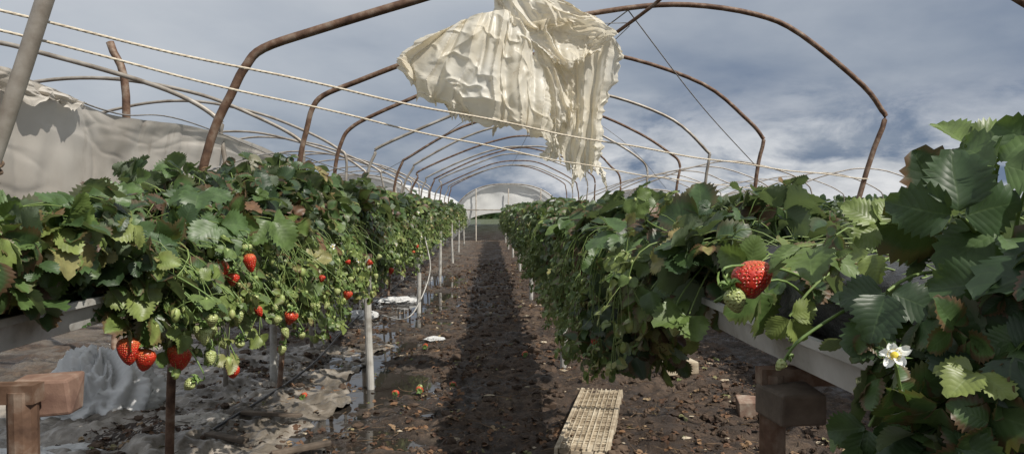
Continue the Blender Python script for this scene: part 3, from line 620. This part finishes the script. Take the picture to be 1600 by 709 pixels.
for P,t,nn,s,c in [((.53,1.95,1.02),(-.8,-.2,-.35),(-.2,-.6,.8),.10,.66),((.46,2.1,1.07),(.1,-.3,-.8),(-.6,-.7,.4),.07,.5),((.50,1.22,1.12),(.4,-.1,-.6),(-.3,-.8,.5),.05,.80),
     ((-1.08,2.0,1.33),(.3,-.3,-.7),(.5,-.8,.4),.12,.5),((-1.10,1.75,1.30),(-.3,-.4,-.5),(.4,-.8,.5),.11,.55),((-.90,2.5,1.25),(.3,-.2,-.7),(.5,-.7,.5),.12,.52),((-.86,2.95,1.26),(.5,-.2,-.5),(.5,-.7,.5),.13,.60),((-1.0,2.6,1.36),(.1,-.5,-.4),(.2,-.6,.8),.11,.42)]:
    place(acc,TH,np.array([P]),np.array([t],float),np.array([nn],float),np.array([s]),np.array([c]),np.array([.3]))
    e=np.array(P);c0=np.array([.66 if P[0]>0 else -1.18,P[1]+.05,1.2]);stems(st,c0[None],((e+c0)/2+np.array([0,0,.06]))[None],e[None],np.array([.003]),10,6)
V,F,A,_=acc.out();root=empty('strawberry_plants');mk('leaves',V,F,LEAF,A,parent=root);V,F,_,_=st.out();mk('stems',V,F,STEM,parent=root)
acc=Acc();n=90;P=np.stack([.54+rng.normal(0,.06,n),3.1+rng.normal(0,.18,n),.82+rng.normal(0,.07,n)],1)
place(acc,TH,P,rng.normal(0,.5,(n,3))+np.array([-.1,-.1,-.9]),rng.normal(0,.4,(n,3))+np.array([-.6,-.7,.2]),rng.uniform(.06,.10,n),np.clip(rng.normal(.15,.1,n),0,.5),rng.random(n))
V,F,A,_=acc.out();mk('strawberry_plants',V,F,LEAF,A)
# ---------------------------------------------------------------- things on the ground
acc=Acc();n=6500;x=rng.uniform(-2.6,2.2,n);y=2.8+rng.random(n)**1.5*16;cl=fbm(x*1.5,y*1.5,9,3)>-.15
x=x[cl];y=y[cl];n=len(x);P=np.stack([x,y,gh(x,y)+.012],1)
place(acc,TM,P,np.stack([rng.normal(0,1,n),rng.normal(0,1,n),rng.normal(0,.15,n)],1),np.stack([rng.normal(0,.4,n),rng.normal(0,.4,n),np.ones(n)],1),rng.uniform(.008,.042,n),rng.uniform(0,1,n),rng.random(n))
V,F,A,_=acc.out()
m,nt,nn_,l=newmat('dead_leaf');a=nt.nodes.new('ShaderNodeAttribute');a.attribute_name='lf';s=nt.nodes.new('ShaderNodeSeparateColor');l.new(a.outputs['Color'],s.inputs[0])
finish(nt,ramp(nt,s.outputs[0],[(0,(.025,.015,.010)),(.5,(.10,.05,.026)),(.8,(.20,.11,.055)),(.93,(.30,.22,.13)),(1,(.12,.16,.05))]),.75,None,0,.1);DL=m
mk('leaf_litter',V,F,DL,A)
st=Acc();n=2200;x=rng.uniform(-2.4,2.0,n);y=2.8+rng.random(n)**1.4*12;z=gh(x,y)+.01;L=rng.uniform(.02,.13,n);an=rng.uniform(0,6.28,n)
P0=np.stack([x,y,z],1);P2=P0+np.stack([L*np.cos(an),L*np.sin(an),rng.uniform(0,.02,n)],1);stems(st,P0,(P0+P2)/2+rng.normal(0,.012,(n,3)),P2,rng.uniform(.001,.0035,n),5,4)
V,F,_,_=st.out();mk('fallen_twigs',V,F,DRY)
cb,cf=ball(8,6);n=5200;x=rng.uniform(-2.4,2.2,n);y=2.8+rng.random(n)**1.4*14;s=rng.gamma(2,.006,n)+.004
keep=~((x<-.45)&(x>-1.6)&(rng.random(n)<.6));x=x[keep];y=y[keep];s=s[keep];n=len(x)
W=cb[None]*s[:,None,None]*np.stack([rng.uniform(.8,1.6,n),rng.uniform(.8,1.6,n),rng.uniform(.4,.8,n)],1)[:,None]*(1+rng.normal(0,.16,(n,len(cb),1)))+np.stack([x,y,gh(x,y)+s*.15],1)[:,None]
CL=simple('clod_soil',[(.3,(.030,.019,.012)),(.6,(.085,.055,.036)),(.8,(.18,.13,.09))],6,.9,.8,.006)
mk('soil_clods',W.reshape(-1,3),(cf[None]+(np.arange(n)*len(cb))[:,None,None]).reshape(-1,4),CL,smooth=False)
n=300;x=rng.uniform(-2.2,2.0,n);y=3.2+rng.random(n)**1.3*14;s=rng.uniform(.005,.022,n)
W=cb[None]*s[:,None,None]*np.stack([rng.uniform(.8,1.8,n),rng.uniform(.6,1.2,n),rng.uniform(.2,.5,n)],1)[:,None]*(1+rng.normal(0,.25,(n,len(cb),1)))+np.stack([x,y,gh(x,y)+s*.3],1)[:,None]
mk('pale_debris',W.reshape(-1,3),(cf[None]+(np.arange(n)*len(cb))[:,None,None]).reshape(-1,4),BOARD,smooth=False)
u,v=np.meshgrid(np.linspace(0,1,240),np.linspace(0,1,240));X=-3.3+2.25*u+.22*fbm(v*5,u*0,2,4);Y=3.5+3.6*v+.3*fbm(u*4,v*0,4,3)
Z=gh(X,Y)+.004+.04*np.maximum(fbm(X*3,Y*2,6,4,.6),-.12)+.03*np.maximum(0,1-4*np.abs(fbm(X*2,Y*3+X,8,3)))
m,nt,nn_,l=newmat('mulch_film');co_=objco(nt);f=noise(nt,co_,3,8,.65,.8);c=ramp(nt,f,[(.3,(.04,.032,.024)),(.48,(.15,.13,.105)),(.7,(.40,.36,.31))]);finish(nt,c,.28,bump(nt,noise(nt,co_,18,7,.7,1),.6,.012));MF=m
mk('mulch_film',np.stack([X,Y,Z],-1).reshape(-1,3),grid_faces(240,240),MF)
def crumple(name,c,r,seed,mat):
    nu,nv=90,60;v=np.linspace(0.02,np.pi/2*1.15,nv)[:,None];a=np.linspace(0,2*np.pi,nu)[None]
    cx=np.cos(a)*2+3;sy=np.sin(a)*2+3
    D=1+.45*fbm(cx*1.2+v,sy*1.2+v*1.5,seed,5,.6)-.35*np.abs(fbm(cx*2.2,sy*2.2+v*3,seed+2,3));D[:,-1]=D[:,0]
    X=c[0]+r[0]*np.sin(v)*np.cos(a)*D;Y=c[1]+r[1]*np.sin(v)*np.sin(a)*D;Z=c[2]+r[2]*np.cos(v)*D
    return mk(name,np.stack([X,Y,Z],-1).reshape(-1,3),grid_faces(nv,nu),mat)
crumple('crumpled_plastic_bundle',(-2.50,4.8,.0),(.38,.3,.38),3,COVER)
crumple('plastic_scrap',(-1.55,9.0,.0),(.22,.3,.06),5,COVER);crumple('plastic_scrap',(-1.3,10.5,.0),(.3,.2,.05),6,COVER)
crumple('plastic_scrap',(-.55,7.4,0),(.10,.08,.025),7,COVER);crumple('plastic_scrap',(1.75,12,0),(.5,1.2,.05),1,COVER)
crumple('plastic_scrap',(-2.35,3.9,.0),(.35,.2,.05),8,COVER);crumple('plastic_scrap',(-1.75,4.5,.02),(.22,.12,.04),4,TARP)
root=empty('slatted_crate_panel');ac=Acc()
c0=np.array([.62,4.40]);d=np.array([.28,1.2]);d/=np.linalg.norm(d);p=np.array([d[1],-d[0]]);rz=-math.atan2(d[0],d[1])
for k in range(40):
    q=c0+d*(-.62+k*.032);ac.add(*box((q[0],q[1],.060+.002*math.sin(k*2)),(.125,.004,.003),rz,.0012))
for k in range(9):
    q=c0+p*(-.12+k*.030);ac.add(*box((q[0],q[1],.067),(.003,.65,.0025),rz,.001))
for k in(-1,1):
    q=c0+p*.132*k;ac.add(*box((q[0],q[1],.045),(.009,.66,.022),rz,.002))
for k in range(4):
    q=c0+p*(-.093+k*.062);ac.add(*box((q[0],q[1],.044),(.028,.64+.01*k,.012),rz,.002))
V,F,_,_=ac.out();mk('slats',V,F,BOARD,smooth=False,parent=root)
def block(name,c,h,rz,mat,jit=.004):
    V,F=box(c,h,rz,jit);o=mk(name,V,F,mat,smooth=False);b=o.modifiers.new('b','BEVEL');b.width=.006;b.segments=2;return o
block('broken_brick',(1.48,5.75,.06),(.14,.07,.05),.25,BOARD);block('broken_brick',(1.66,4.6,.05),(.10,.08,.05),-.2,WOOD)
block('timber_block',(-.895,1.52,.925),(.055,.04,.036),.15,WOOD);block('timber_offcut',(-1.0,3.95,.03),(.16,.02,.012),.6,OLDW);block('timber_offcut',(-1.45,4.1,.04),(.15,.025,.012),-.5,OLDW);block('timber_offcut',(-1.35,4.6,.03),(.20,.018,.010),-.2,OLDW)
block('timber_block',(.62,1.50,.90),(.05,.06,.03),.1,OLDW)
rod('irrigation_hose',[(-.80,9.2,.95),(-.72,9.0,.55),(-.85,8.7,.15),(-1.0,8.6,.02),(-1.3,9,.01)],.007,LEGM,30,8)
rod('irrigation_hose',[(-1.6,4.2,.03),(-1.45,6,.03),(-1.55,9,.03),(-1.5,16,.03)],.009,BAG,40,6)
